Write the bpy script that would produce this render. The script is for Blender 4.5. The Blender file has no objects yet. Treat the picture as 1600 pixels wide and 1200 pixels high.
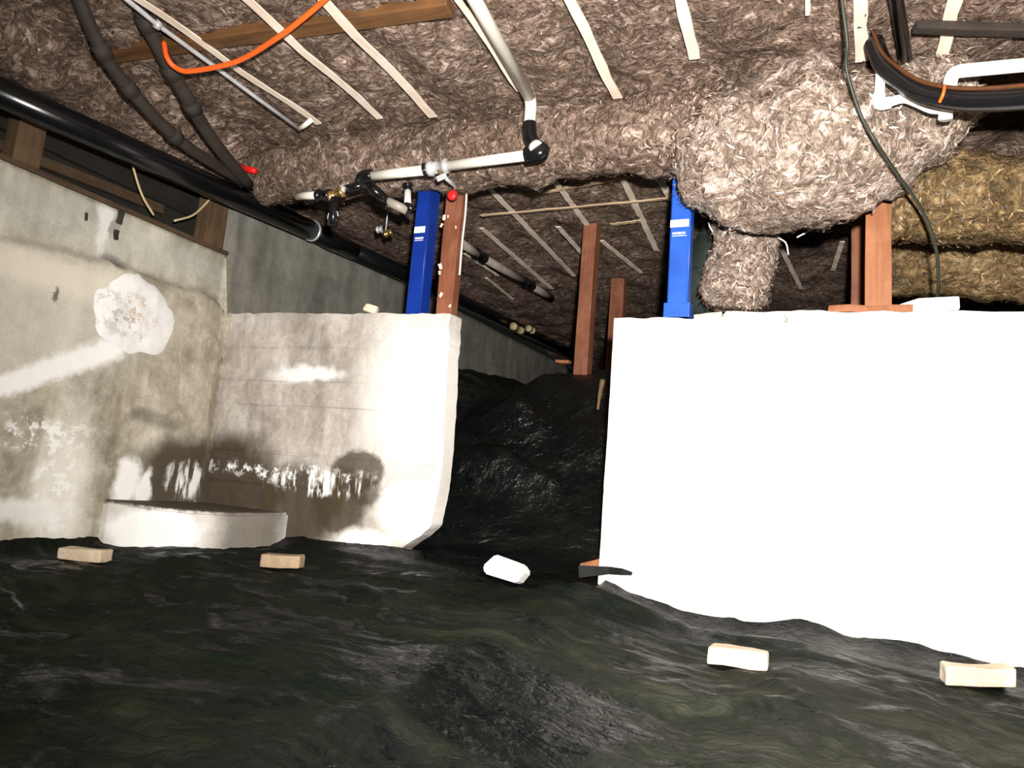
import bpy, bmesh, math, random
import numpy as np
from mathutils import Vector, Matrix, Euler

random.seed(7); rng = np.random.default_rng(11)
scene = bpy.context.scene
COL = scene.collection

# ------------------------------------------------------------------ camera
F = 1200.0                                  # focal length in pixels of a 1600x1200 frame
CAM = np.array([0.0, 0.0, 0.32])
_up = np.array([650, -8100, 1200.0]); _up /= np.linalg.norm(_up)
_d = np.array([540, 0, 1200.0]); _d[1] = -(_d[0]*_up[0] + _d[2]*_up[2])/_up[1]
_Y = _d/np.linalg.norm(_d); _X = np.cross(_Y, _up); _X /= np.linalg.norm(_X)
M = np.array([_X, _Y, _up])                 # camera axes -> world axes (x along cross wall, y deep, z up)
cam_data = bpy.data.cameras.new('camera'); cam = bpy.data.objects.new('camera', cam_data); COL.objects.link(cam)
cam_data.sensor_width = 36.0; cam_data.lens = 36.0*F/1600; cam_data.clip_start = 0.02
cam.matrix_world = Matrix(((M[0, 0], -M[0, 1], -M[0, 2], CAM[0]), (M[1, 0], -M[1, 1], -M[1, 2], CAM[1]),
                           (M[2, 0], -M[2, 1], -M[2, 2], CAM[2]), (0, 0, 0, 1)))
scene.camera = cam

# ------------------------------------------------------------------ world, light, exposure
world = bpy.data.worlds.new('world'); scene.world = world; world.use_nodes = True
world.node_tree.nodes['Background'].inputs[0].default_value = (0.75, 0.9, 0.8, 1)
world.node_tree.nodes['Background'].inputs[1].default_value = 0.008

def ray(px, py): return M @ np.array([px-800, py-600, F])
def onX(px, py, x): r = ray(px, py); return CAM + r*(x-CAM[0])/r[0]
def onY(px, py, y): r = ray(px, py); return CAM + r*(y-CAM[1])/r[1]
def onZ(px, py, z): r = ray(px, py); return CAM + r*(z-CAM[2])/r[2]

# the photographer's work lamp, held just above the camera and pointed at the right wall
ld = bpy.data.lights.new('work_lamp', 'SPOT'); lamp = bpy.data.objects.new('work_lamp', ld); COL.objects.link(lamp)
ld.energy = 1250; ld.color = (1.0, 0.95, 0.89); ld.spot_size = math.radians(124); ld.spot_blend = 1.0; ld.shadow_soft_size = 0.035
lamp.location = (0.10, -0.04, 0.52)
lamp.rotation_euler = (Vector(onY(1090, 500, 3.2)) - lamp.location).to_track_quat('-Z', 'Y').to_euler()

vs = scene.view_settings
vs.view_transform = 'Standard'; vs.look = 'None'; vs.gamma = 1.0; vs.exposure = 0.0; vs.use_curve_mapping = False

# ------------------------------------------------------------------ numeric noise
def _hash(ix, iy, iz, s):
    with np.errstate(over='ignore'):
        h = (ix.astype(np.int64)*374761393 + iy.astype(np.int64)*668265263 + iz.astype(np.int64)*2147483647 + s*144665)
        h = (h ^ (h >> 13))*1274126177
        h = h ^ (h >> 16)
    return (h & 0xffff)/65535.0
def vnoise(p, s=0):
    p = np.asarray(p, float); i = np.floor(p); f = p-i; f = f*f*(3-2*f); i = i.astype(np.int64)
    r = 0
    for a in (0, 1):
        for b in (0, 1):
            for c in (0, 1):
                w = (f[..., 0] if a else 1-f[..., 0])*(f[..., 1] if b else 1-f[..., 1])*(f[..., 2] if c else 1-f[..., 2])
                r = r + w*_hash(i[..., 0]+a, i[..., 1]+b, i[..., 2]+c, s)
    return r*2-1
def fbm(p, freq=1.0, octv=3, s=0):
    p = np.asarray(p, float)*freq; r = 0; a = 1.0
    for o in range(octv):
        r = r + a*vnoise(p*(2.03**o) + 17.3*o, s+o); a *= 0.5
    return r
def ridge(p, freq, octv=3, s=0):
    p = np.asarray(p, float)*freq; r = 0; a = 1.0
    for o in range(octv):
        r = r + a*(1-2*np.abs(vnoise(p*(2.1**o) + 9.1*o, s+o))); a *= 0.5
    return r
def sstep(a, b, x): t = np.clip((x-a)/(b-a), 0, 1); return t*t*(3-2*t)

# ------------------------------------------------------------------ materials
def new_mat(name):
    m = bpy.data.materials.new(name); m.use_nodes = True
    return m, m.node_tree, m.node_tree.nodes['Principled BSDF']
def N(nt, t, **kw):
    n = nt.nodes.new(t)
    for k, v in kw.items(): setattr(n, k, v)
    return n
def noise(nt, vec, scale, detail=4, rough=0.55, dist=0.0):
    n = N(nt, 'ShaderNodeTexNoise'); n.inputs['Scale'].default_value = scale; n.inputs['Detail'].default_value = detail
    n.inputs['Roughness'].default_value = rough; n.inputs['Distortion'].default_value = dist
    if vec is not None: nt.links.new(vec, n.inputs['Vector'])
    return n
def mapping(nt, vec, scale=(1, 1, 1), rot=(0, 0, 0)):
    n = N(nt, 'ShaderNodeMapping'); n.inputs['Scale'].default_value = scale; n.inputs['Rotation'].default_value = rot
    nt.links.new(vec, n.inputs['Vector']); return n.outputs[0]
def ramp(nt, fac, stops):
    n = N(nt, 'ShaderNodeValToRGB'); e = n.color_ramp.elements
    while len(e) < len(stops): e.new(0.5)
    for k, (p, c) in enumerate(stops): e[k].position = p; e[k].color = (*c, 1) if len(c) == 3 else c
    nt.links.new(fac, n.inputs[0]); return n.outputs[0]
def mixc(nt, fac, a, b, mode='MIX'):
    n = N(nt, 'ShaderNodeMix', data_type='RGBA', blend_type=mode)
    for sock, v in ((n.inputs[0], fac), (n.inputs[6], a), (n.inputs[7], b)):
        if isinstance(v, (int, float)): sock.default_value = v
        elif isinstance(v, tuple): sock.default_value = (*v, 1)
        else: nt.links.new(v, sock)
    return n.outputs[2]
def math_(nt, op, a, b=None, clamp=False):
    n = N(nt, 'ShaderNodeMath', operation=op); n.use_clamp = clamp
    for s, v in ((n.inputs[0], a), (n.inputs[1], b)):
        if v is None: continue
        if isinstance(v, (int, float)): s.default_value = v
        else: nt.links.new(v, s)
    return n.outputs[0]
def bump(nt, b, h, strength=0.3, dist=0.01):
    n = N(nt, 'ShaderNodeBump'); n.inputs['Strength'].default_value = strength; n.inputs['Distance'].default_value = dist
    nt.links.new(h, n.inputs['Height']); nt.links.new(n.outputs[0], b.inputs['Normal'])
def objco(nt): return N(nt, 'ShaderNodeTexCoord').outputs['Object']
def blotch_mask(nt, warped, centre, radii, soft=0.25):
    """soft-edged blotch (0..1) at a place on the surface, in metres"""
    a = N(nt, 'ShaderNodeVectorMath', operation='SUBTRACT'); nt.links.new(warped, a.inputs[0]); a.inputs[1].default_value = centre
    d = N(nt, 'ShaderNodeVectorMath', operation='DIVIDE'); nt.links.new(a.outputs[0], d.inputs[0]); d.inputs[1].default_value = radii
    l = N(nt, 'ShaderNodeVectorMath', operation='LENGTH'); nt.links.new(d.outputs[0], l.inputs[0])
    m = N(nt, 'ShaderNodeMapRange'); m.interpolation_type = 'SMOOTHSTEP'
    nt.links.new(l.outputs['Value'], m.inputs[0])
    m.inputs[1].default_value = 1-soft; m.inputs[2].default_value = 1+soft; m.inputs[3].default_value = 1; m.inputs[4].default_value = 0
    return m.outputs[0]
def warp(nt, co, scale, amt, detail=4):
    n = noise(nt, co, scale, detail, 0.6)
    s = N(nt, 'ShaderNodeVectorMath', operation='SUBTRACT'); nt.links.new(n.outputs['Color'], s.inputs[0]); s.inputs[1].default_value = (.5, .5, .5)
    k = N(nt, 'ShaderNodeVectorMath', operation='SCALE'); nt.links.new(s.outputs[0], k.inputs[0]); k.inputs['Scale'].default_value = amt
    a = N(nt, 'ShaderNodeVectorMath', operation='ADD'); nt.links.new(co, a.inputs[0]); nt.links.new(k.outputs[0], a.inputs[1])
    return a.outputs[0]

def concrete(name, base, dark, light, stains=(), streak=None, pit=0.5):
    m, nt, b = new_mat(name); co = objco(nt)
    big = noise(nt, co, 2.2, 6, 0.6, 0.4).outputs['Fac']; mid = noise(nt, co, 8, 11, 0.74, 0.3).outputs['Fac']
    fine = noise(nt, co, 150, 3, 0.7).outputs['Fac']
    c = ramp(nt, big, [(0.36, dark), (0.5, base), (0.64, light)])
    c = mixc(nt, 0.55, c, ramp(nt, mid, [(0.36, dark), (0.5, base), (0.63, light)]))
    flow = noise(nt, mapping(nt, co, (9, 9, 1.1)), 1.0, 4, 0.6).outputs['Fac']       # vertical run marks
    c = mixc(nt, 0.4, c, ramp(nt, flow, [(0.35, dark), (0.55, base), (0.75, light)]))
    wv = warp(nt, co, 7, 0.13); wv2 = warp(nt, co, 26, 0.05)
    drip = warp(nt, mapping(nt, co, (1, 1, 1)), 11, 0.16)
    for (col, ctr, rad, amt, soft, kind) in stains:
        if kind == 'drip':                                   # broken up into runs
            f = blotch_mask(nt, drip, ctr, rad, soft)
            br = noise(nt, mapping(nt, co, (22, 22, 3.2)), 1.0, 5, 0.65).outputs['Fac']
            f = math_(nt, 'MULTIPLY', f, ramp(nt, br, [(0.5, (0, 0, 0)), (0.58, (1, 1, 1))]))
        elif kind == 'spots':
            f = blotch_mask(nt, wv, ctr, rad, soft)
            br = noise(nt, co, 16, 6, 0.75).outputs['Fac']
            f = math_(nt, 'MULTIPLY', f, ramp(nt, br, [(0.5, (0, 0, 0)), (0.57, (1, 1, 1))]))
        else:
            f = blotch_mask(nt, wv if kind == 'soft' else wv2, ctr, rad, soft)
        c = mixc(nt, math_(nt, 'MULTIPLY', f, amt), c, col)
    v = N(nt, 'ShaderNodeTexVoronoi'); v.inputs['Scale'].default_value = 26; nt.links.new(co, v.inputs['Vector'])
    v.inputs['Randomness'].default_value = 1
    pits = ramp(nt, v.outputs['Distance'], [(0.05, (1, 1, 1)), (0.1, (0, 0, 0))])
    sel = ramp(nt, noise(nt, co, 4, 2).outputs['Fac'], [(0.5, (0, 0, 0)), (0.6, (1, 1, 1))])
    pm = math_(nt, 'MULTIPLY', pits, sel)
    c = mixc(nt, math_(nt, 'MULTIPLY', pm, pit), c, (dark[0]*.35, dark[1]*.35, dark[2]*.35))
    c = mixc(nt, 0.14, c, ramp(nt, fine, [(0.35, (0.2, 0.19, 0.17)), (0.65, (1, 1, 0.97))]), 'OVERLAY')
    nt.links.new(c, b.inputs['Base Color']); b.inputs['Roughness'].default_value = 0.9
    b.inputs['Specular IOR Level'].default_value = 0.25
    h = math_(nt, 'ADD', math_(nt, 'MULTIPLY', mid, 0.6), math_(nt, 'MULTIPLY', fine, 0.3))
    bump(nt, b, h, 0.5, 0.012)
    return m

def wood(name, base, dark, axis='z', rough=0.75, light=None):
    m, nt, b = new_mat(name); co = objco(nt)
    sc = {'z': (30, 30, 2.2), 'y': (30, 2.2, 30), 'x': (2.2, 30, 30)}[axis]
    g = noise(nt, mapping(nt, co, sc), 1.0, 6, 0.65, 0.3).outputs['Fac']
    bl = noise(nt, co, 6, 4, 0.6).outputs['Fac']
    c = ramp(nt, g, [(0.3, dark), (0.6, base)])
    c = mixc(nt, ramp(nt, bl, [(0.45, (0, 0, 0)), (0.75, (.7, .7, .7))]), c, light or tuple(min(1, v*1.5) for v in base))
    nt.links.new(c, b.inputs['Base Color']); b.inputs['Roughness'].default_value = rough
    bump(nt, b, g, 0.35, 0.004); return m

def plain(name, col, rough=0.5, metal=0.0, var=0.25, spec=0.5, scale=12, coat=0.0):
    m, nt, b = new_mat(name); co = objco(nt)
    n = noise(nt, co, scale, 5, 0.65).outputs['Fac']
    c = ramp(nt, n, [(0.3, tuple(v*(1-var) for v in col)), (0.7, tuple(min(1, v*(1+var)) for v in col))])
    nt.links.new(c, b.inputs['Base Color']); b.inputs['Roughness'].default_value = rough; b.inputs['Metallic'].default_value = metal
    b.inputs['Specular IOR Level'].default_value = spec; b.inputs['Coat Weight'].default_value = coat
    bump(nt, b, n, 0.12, 0.003); return m

def insulation(name, dk, md, lt, hi, scale=1.0):
    m, nt, b = new_mat(name); co = objco(nt)
    w = warp(nt, co, 4*scale, 0.22, 3)
    a = noise(nt, mapping(nt, w, (11*scale, 19*scale, 13*scale), (0.3, 0.2, 0.5)), 1.0, 5, 0.6, 1.6).outputs['Fac']
    a2 = noise(nt, mapping(nt, w, (34*scale, 20*scale, 26*scale), (0.1, 0.5, -0.4)), 1.0, 4, 0.62, 1.2).outputs['Fac']
    bg = noise(nt, co, 3.0, 4, 0.6).outputs['Fac']
    fine = noise(nt, mapping(nt, w, (120, 50, 80)), 1.0, 3, 0.7, 0.5).outputs['Fac']
    mixv = math_(nt, 'ADD', math_(nt, 'MULTIPLY', a, 0.6), math_(nt, 'MULTIPLY', a2, 0.4))
    mixv = math_(nt, 'ADD', mixv, math_(nt, 'MULTIPLY', math_(nt, 'SUBTRACT', bg, 0.5), 0.22))
    c = ramp(nt, mixv, [(0.36, dk), (0.47, md), (0.55, lt), (0.64, hi)])
    c = mixc(nt, 0.3, c, ramp(nt, fine, [(0.35, dk), (0.62, lt)]))
    nt.links.new(c, b.inputs['Base Color']); b.inputs['Roughness'].default_value = 0.5
    b.inputs['Specular IOR Level'].default_value = 0.4
    bump(nt, b, math_(nt, 'ADD', mixv, math_(nt, 'MULTIPLY', fine, 0.25)), 1.0, 0.05); return m

def tuft_mat(name, stops):
    m, nt, b = new_mat(name)
    g = N(nt, 'ShaderNodeNewGeometry')
    nt.links.new(ramp(nt, g.outputs['Random Per Island'], stops), b.inputs['Base Color'])
    b.inputs['Roughness'].default_value = 0.5; b.inputs['Specular IOR Level'].default_value = 0.45
    return m

def plastic_sheet():
    m, nt, b = new_mat('black polythene'); co = objco(nt)
    flow = noise(nt, mapping(nt, warp(nt, co, 1.5, 0.5), (2.6, 8, 3), (0, 0, 0.35)), 1.0, 7, 0.68, 0.7).outputs['Fac']
    big = noise(nt, co, 1.1, 4, 0.6).outputs['Fac']
    dust = ramp(nt, flow, [(0.36, (0, 0, 0)), (0.64, (1, 1, 1))])
    dust = math_(nt, 'MULTIPLY', dust, ramp(nt, big, [(0.32, (.25, .25, .25)), (0.62, (1, 1, 1))]))
    w = warp(nt, co, 3.5, 0.28)
    clean = blotch_mask(nt, w, tuple(onZ(790, 1070, -0.16)), (0.33, 0.34, 1.5), 0.3)           # shadow of hand and camera, painted by thinning the dust
    clean2 = blotch_mask(nt, w, (-1.4, 4.1, 0.6), (0.9, 1.05, 1.5), 0.2)                        # less dust and more gloss beyond the opening
    keep = math_(nt, 'MULTIPLY', math_(nt, 'SUBTRACT', 1.0, math_(nt, 'MULTIPLY', clean, 0.85)), math_(nt, 'SUBTRACT', 1.0, math_(nt, 'MULTIPLY', clean2, 0.8)))  # clean is the painted shadow of hand and camera
    clean3 = blotch_mask(nt, w, (0.0, 3.22, 0), (3.0, 0.24, 1.5), 0.3)                           # clean lap along the wall
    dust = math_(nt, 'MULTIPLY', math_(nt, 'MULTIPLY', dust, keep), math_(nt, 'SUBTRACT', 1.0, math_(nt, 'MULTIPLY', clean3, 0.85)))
    right = blotch_mask(nt, w, (0.1, 2.1, -0.1), (1.0, 0.75, 1.5), 0.5)                         # dustier, paler film by the right bricks
    tone = ramp(nt, noise(nt, co, 2.3, 4, 0.6).outputs['Fac'], [(0.35, (0.010, 0.018, 0.009)), (0.5, (0.026, 0.030, 0.016)), (0.65, (0.014, 0.019, 0.019))])
    tone = mixc(nt, right, tone, (0.060, 0.064, 0.044))
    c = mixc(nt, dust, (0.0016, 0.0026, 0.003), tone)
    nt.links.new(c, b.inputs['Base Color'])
    nt.links.new(ramp(nt, dust, [(0, (.22, .22, .22)), (0.3, (.7, .7, .7))]), b.inputs['Roughness'])
    nt.links.new(math_(nt, 'MULTIPLY', ramp(nt, dust, [(0, (1, 1, 1)), (0.3, (.3, .3, .3))]), math_(nt, 'ADD', 0.14, math_(nt, 'ADD', math_(nt, 'MULTIPLY', clean2, 0.4), math_(nt, 'MULTIPLY', clean3, 0.12)))), b.inputs['Specular IOR Level'])
    cr = noise(nt, mapping(nt, warp(nt, co, 4, 0.2), (12, 22, 14)), 1.0, 5, 0.6, 0.8).outputs['Fac']
    bump(nt, b, cr, 0.8, 0.02); return m

XL = -3.25; YW = 3.2
DAMP = (0.055, 0.040, 0.024); EFF = (0.95, 0.95, 0.93)
def p3x(px, py): return tuple(onX(px, py, XL))
def p3y(px, py): return tuple(onY(px, py, YW))
def pz(px, py):  # whichever wall of the left corner the spot is on
    return p3x(px, py) if px < 335 else p3y(px, py)
SIDE_ST = [
    ((0.62, 0.60, 0.52), p3x(60, 480), (0.3, 0.5, 0.3), 0.6, 0.5, 'soft'),
    ((0.80, 0.74, 0.62), p3x(90, 430), (0.3, 0.42, 0.09), 0.75, 0.5, 'soft'),
    *[(EFF, p3x(-5+t*22, 607-t*7.6), (0.3, 0.085, 0.026+0.0025*t), 1.0, 0.5, 'fine') for t in range(9)],
    ((0.90, 0.88, 0.80), p3x(95, 770), (0.3, 0.13, 0.34), 0.8, 0.6, 'soft'),
    (EFF, p3x(90, 760), (0.3, 0.09, 0.26), 1.0, 0.5, 'spots'),
    (EFF, p3x(70, 680), (0.3, 0.2, 0.08), 1.0, 0.5, 'spots'),
    (EFF, p3x(30, 800), (0.3, 0.2, 0.06), 0.8, 0.5, 'soft'),
    (DAMP, p3x(300, 748), (0.3, 0.40, 0.22), 0.93, 0.3, 'soft'),
    (EFF, p3x(195, 755), (0.3, 0.07, 0.13), 1.0, 0.3, 'soft'),
    (EFF, p3x(222, 762), (0.3, 0.045, 0.09), 1.0, 0.3, 'soft'),
    (EFF, p3x(290, 750), (0.3, 0.12, 0.1), 1.0, 0.3, 'drip'),
    (DAMP, p3x(240, 655), (0.3, 0.18, 0.04), 0.5, 0.6, 'soft'),
    ((0.10, 0.09, 0.07), p3x(185, 405), (0.3, 0.07, 0.03), 0.9, 0.5, 'soft'),
    (EFF, p3x(172, 350), (0.3, 0.035, 0.14), 0.9, 0.5, 'soft'),
    ((0.15, 0.15, 0.14), p3x(187, 352), (0.3, 0.022, 0.055), 0.95, 0.3, 'soft'),
    ((0.12, 0.11, 0.09), p3x(88, 460), (0.3, 0.012, 0.03), 0.9, 0.4, 'fine'),
    ((0.14, 0.11, 0.08), p3x(332, 640), (0.3, 0.02, 0.4), 0.55, 0.6, 'fine'),
]
CROSS_STAIN_LIGHT = [
    ((0.85, 0.82, 0.78), p3y(640, 620), (0.3, 0.3, 0.42), 0.85, 0.6, 'soft'),  # pale concrete plus lamp glare, both painted in
    ((0.93, 0.92, 0.92), p3y(480, 585), (0.22, 0.3, 0.045), 0.9, 0.4, 'soft'),
    (DAMP, p3y(350, 750), (0.36, 0.3, 0.25), 0.93, 0.3, 'soft'),
    (DAMP, p3y(460, 795), (0.27, 0.3, 0.23), 0.93, 0.22, 'soft'),
    (DAMP, p3y(560, 735), (0.155, 0.3, 0.10), 0.85, 0.14, 'fine'),
    (DAMP, p3y(530, 785), (0.17, 0.3, 0.17), 0.85, 0.2, 'fine'),
    (DAMP, p3y(572, 768), (0.09, 0.3, 0.07), 0.8, 0.25, 'fine'),
    ((0.07, 0.05, 0.025), p3y(425, 765), (0.09, 0.3, 0.13), 0.9, 0.35, 'drip'),
    ((0.07, 0.05, 0.025), p3y(530, 770), (0.03, 0.3, 0.11), 0.8, 0.4, 'fine'),
    (EFF, p3y(430, 735), (0.55, 0.3, 0.035), 1.0, 0.5, 'spots'),
    (EFF, p3y(500, 755), (0.3, 0.3, 0.06), 1.0, 0.4, 'drip'),
    ((0.98, 0.96, 0.92), p3y(640, 800), (0.16, 0.3, 0.14), 0.9, 0.35, 'soft'),
    ((0.98, 0.96, 0.92), p3y(570, 845), (0.15, 0.3, 0.07), 0.9, 0.3, 'soft'),
    ((0.92, 0.88, 0.82), (-1.80, 3.26, 0.6), (0.035, 0.12, 0.8), 0.8, 0.4, 'fine'),  # lamplight on the end face put into its colour
    ((0.45, 0.44, 0.42), p3y(490, 520), (0.05, 0.3, 0.14), 0.35, 0.6, 'drip'),
]
MAT = {}
MAT['side'] = concrete('damp side concrete', (0.43, 0.39, 0.305), (0.17, 0.15, 0.112), (0.86, 0.82, 0.70), SIDE_ST + [((0.62, 0.65, 0.60), (-3.29, 2.2, 1.42), (0.05, 1.1, 0.13), 0.4, 0.4, 'soft')])
MAT['side_far'] = concrete('shaded grey concrete', (0.215, 0.205, 0.175), (0.11, 0.105, 0.088), (0.34, 0.33, 0.29))  # side wall concrete darkened to carry the shade beyond the corner
MAT['cross'] = concrete('board-formed concrete', (0.45, 0.405, 0.36), (0.21, 0.185, 0.155), (0.80, 0.76, 0.72), CROSS_STAIN_LIGHT)
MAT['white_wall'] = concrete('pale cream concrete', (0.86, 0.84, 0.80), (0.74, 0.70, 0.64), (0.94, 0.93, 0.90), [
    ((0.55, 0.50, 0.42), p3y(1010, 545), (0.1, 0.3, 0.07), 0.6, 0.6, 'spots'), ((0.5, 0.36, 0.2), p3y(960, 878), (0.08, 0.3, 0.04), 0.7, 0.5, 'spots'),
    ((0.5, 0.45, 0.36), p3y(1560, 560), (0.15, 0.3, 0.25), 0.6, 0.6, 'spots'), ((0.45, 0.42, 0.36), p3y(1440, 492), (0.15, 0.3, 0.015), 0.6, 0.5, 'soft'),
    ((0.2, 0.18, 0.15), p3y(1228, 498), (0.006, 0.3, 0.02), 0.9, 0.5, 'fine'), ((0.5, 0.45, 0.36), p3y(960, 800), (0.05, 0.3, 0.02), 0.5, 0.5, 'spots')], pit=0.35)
MAT['block'] = concrete('efflorescent footing', (0.66, 0.64, 0.60), (0.5, 0.48, 0.42), (0.85, 0.84, 0.82), [
    (EFF, (-3.0, 2.66, 0.03), (0.22, 0.22, 0.125), 1.0, 0.2, 'soft'), (DAMP, (-2.75, 3.05, 0.08), (0.13, 0.2, 0.3), 0.8, 0.4, 'soft'), (DAMP, (-3.1, 2.95, 0.22), (0.6, 0.6, 0.095), 0.95, 0.12, 'fine')])
MAT['patch'] = concrete('white mineral crust', (0.93, 0.93, 0.92), (0.70, 0.70, 0.70), (0.98, 0.98, 0.97), [
    ((0.42, 0.41, 0.42), p3x(180, 490), (0.3, 0.10, 0.10), 0.8, 0.6, 'spots'), ((0.55, 0.36, 0.2), p3x(215, 490), (0.3, 0.09, 0.08), 0.8, 0.6, 'spots'), ((0.35, 0.42, 0.43), p3x(205, 528), (0.3, 0.06, 0.03), 0.8, 0.5, 'spots')])
MAT['ins'] = insulation('brown glass wool', (0.032, 0.021, 0.014), (0.145, 0.095, 0.066), (0.37, 0.26, 0.20), (0.88, 0.71, 0.61))
MAT['ins_pale'] = insulation('pale brown glass wool', (0.05, 0.033, 0.022), (0.24, 0.17, 0.125), (0.62, 0.49, 0.41), (0.98, 0.90, 0.85))
MAT['ins_gold'] = insulation('golden brown glass wool', (0.030, 0.020, 0.010), (0.16, 0.10, 0.045), (0.36, 0.24, 0.11), (0.62, 0.46, 0.26))
MAT['tuft'] = tuft_mat('glass wool fibres', [(0.0, (0.03, 0.02, 0.014)), (0.6, (0.12, 0.08, 0.055)), (0.9, (0.3, 0.21, 0.16)), (1.0, (0.6, 0.47, 0.4))])
MAT['tuft_pale'] = tuft_mat('pale glass wool fibres', [(0.0, (0.06, 0.04, 0.03)), (0.5, (0.18, 0.125, 0.09)), (0.85, (0.42, 0.32, 0.26)), (1.0, (0.75, 0.64, 0.57))])
MAT['tuft_gold'] = tuft_mat('golden glass wool fibres', [(0.0, (0.03, 0.02, 0.01)), (0.6, (0.13, 0.08, 0.03)), (0.9, (0.26, 0.165, 0.065)), (1.0, (0.5, 0.36, 0.2))])
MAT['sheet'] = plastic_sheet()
MAT['matte_black'] = plain('matte black plastic', (0.003, 0.004, 0.004), 0.6, 0, 0.3, 0.15)
MAT['earth'] = plain('dark earth', (0.06, 0.045, 0.03), 0.95)
MAT['lath'] = wood('pale lath', (0.90, 0.77, 0.64), (0.68, 0.54, 0.42), 'y', 0.75, (0.97, 0.9, 0.82))
MAT['lath_x'] = wood('yellowed batten', (0.62, 0.47, 0.30), (0.38, 0.27, 0.16), 'x')
MAT['red_wood'] = wood('red-brown stained post', (0.24, 0.08, 0.037), (0.13, 0.038, 0.018), 'z', 0.65, (0.36, 0.16, 0.09))
MAT['orange_wood'] = wood('orange-brown post', (0.29, 0.105, 0.038), (0.16, 0.052, 0.018), 'z', 0.65, (0.42, 0.19, 0.085))
MAT['brown_wood'] = wood('brown framing', (0.085, 0.05, 0.026), (0.04, 0.022, 0.011), 'y', 0.8)
MAT['stud'] = wood('grey-brown stud', (0.12, 0.07, 0.034), (0.055, 0.033, 0.016), 'z', 0.8)
MAT['joist'] = wood('brown beam', (0.15, 0.066, 0.02), (0.06, 0.028, 0.01), 'x', 0.7)
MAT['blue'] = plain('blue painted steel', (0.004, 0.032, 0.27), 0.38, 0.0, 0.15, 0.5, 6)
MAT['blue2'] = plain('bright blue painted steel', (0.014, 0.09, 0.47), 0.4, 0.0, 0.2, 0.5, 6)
MAT['sticker'] = plain('white sticker', (0.85, 0.86, 0.88), 0.5, 0, 0.04)
MAT['pvc'] = plain('white pvc', (0.74, 0.71, 0.63), 0.35, 0, 0.08)
MAT['pvc_white'] = plain('bright white pvc', (0.9, 0.89, 0.85), 0.35, 0, 0.05)
MAT['pvc_grey'] = plain('grey pvc', (0.33, 0.29, 0.25), 0.45, 0, 0.2)
MAT['black'] = plain('black abs', (0.006, 0.006, 0.007), 0.22, 0, 0.2, 0.5)
MAT['iron'] = plain('dusty cast iron', (0.032, 0.024, 0.018), 0.8, 0, 0.4)
MAT['steel'] = plain('galvanised steel', (0.62, 0.64, 0.66), 0.35, 0.35, 0.2)
MAT['brass'] = plain('brass', (0.75, 0.5, 0.2), 0.3, 0.9, 0.2)
MAT['orange'] = plain('orange cord', (0.95, 0.13, 0.015), 0.45, 0, 0.08)
MAT['red'] = plain('red plastic', (0.75, 0.015, 0.015), 0.4, 0, 0.1)
MAT['cable'] = plain('dark green cable', (0.020, 0.024, 0.016), 0.5, 0, 0.2)
MAT['cream'] = plain('cream wire', (0.62, 0.50, 0.28), 0.5, 0, 0.1)
MAT['white_cord'] = plain('white cord', (0.8, 0.76, 0.7), 0.5, 0, 0.05)
MAT['copper'] = plain('copper', (0.10, 0.036, 0.012), 0.5, 0.3, 0.3)
MAT['brick'] = concrete('mortar-crusted brick', (0.66, 0.54, 0.40), (0.46, 0.34, 0.23), (0.82, 0.75, 0.64))
MAT['brick_dull'] = concrete('dull brown brick', (0.36, 0.26, 0.17), (0.24, 0.165, 0.10), (0.48, 0.38, 0.27))
MAT['foam'] = plain('white foam', (0.93, 0.92, 0.90), 0.7, 0, 0.03)
MAT['dark_duct'] = plain('dark green-black duct', (0.022, 0.032, 0.027), 0.45, 0, 0.3)
MAT['sheath'] = wood('shaded sheathing', (0.016, 0.014, 0.009), (0.006, 0.005, 0.004), 'y', 0.85)  # near black: shade of the recess behind the pipe is in the colour
MAT['ply'] = plain('dusty duct foil', (0.06, 0.07, 0.06), 0.5)

# ------------------------------------------------------------------ mesh helpers
def link(name, mesh, mat, parent=None, smooth=False):
    o = bpy.data.objects.new(name, mesh); COL.objects.link(o)
    if mat is not None:
        mesh.materials.clear(); mesh.materials.append(MAT[mat] if isinstance(mat, str) else mat)
    if smooth:
        mesh.polygons.foreach_set('use_smooth', [True]*len(mesh.polygons))
    if parent is not None: o.parent = parent
    return o
def mesh_from(verts, faces):
    me = bpy.data.meshes.new('mesh'); me.from_pydata([tuple(map(float, v)) for v in verts], [], [tuple(map(int, f)) for f in faces]); me.update(); return me
def grid_faces(nu, nv, wrap_u=False, keep=None):
    a = np.arange(nu*nv).reshape(nu, nv)
    if wrap_u: a = np.vstack([a, a[:1]])
    q = np.stack([a[:-1, :-1], a[1:, :-1], a[1:, 1:], a[:-1, 1:]], -1)
    q = q.reshape(-1, 4) if keep is None else q[keep]
    return q
def grid_mesh(P, wrap_u=False, keep=None, flip=False, extra=None):
    nu, nv = P.shape[:2]; q = grid_faces(nu, nv, wrap_u, keep)
    if flip: q = q[:, ::-1]
    faces = q.tolist()
    if extra: faces += extra
    return mesh_from(P.reshape(-1, 3).tolist(), faces)
def tag(o, label, cat, group=None):
    o['label'] = label; o['category'] = cat
    if group: o['group'] = group
    return o
def thing(name, loc, label, cat, group=None):
    o = bpy.data.objects.new(name, None); COL.objects.link(o); o.location = tuple(map(float, loc)); o.empty_display_size = 0.05
    bpy.context.view_layer.update()
    return tag(o, label, cat, group)
def part(name, mesh, mat, parent, smooth=False, label=None):
    """meshes are made in place in world metres; keep them there under a moved Empty"""
    o = link(name, mesh, mat, parent, smooth)
    o.matrix_parent_inverse = Matrix.Translation(parent.location).inverted() if parent.type == 'EMPTY' else Matrix()
    if label: o['label'] = label
    return o
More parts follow.
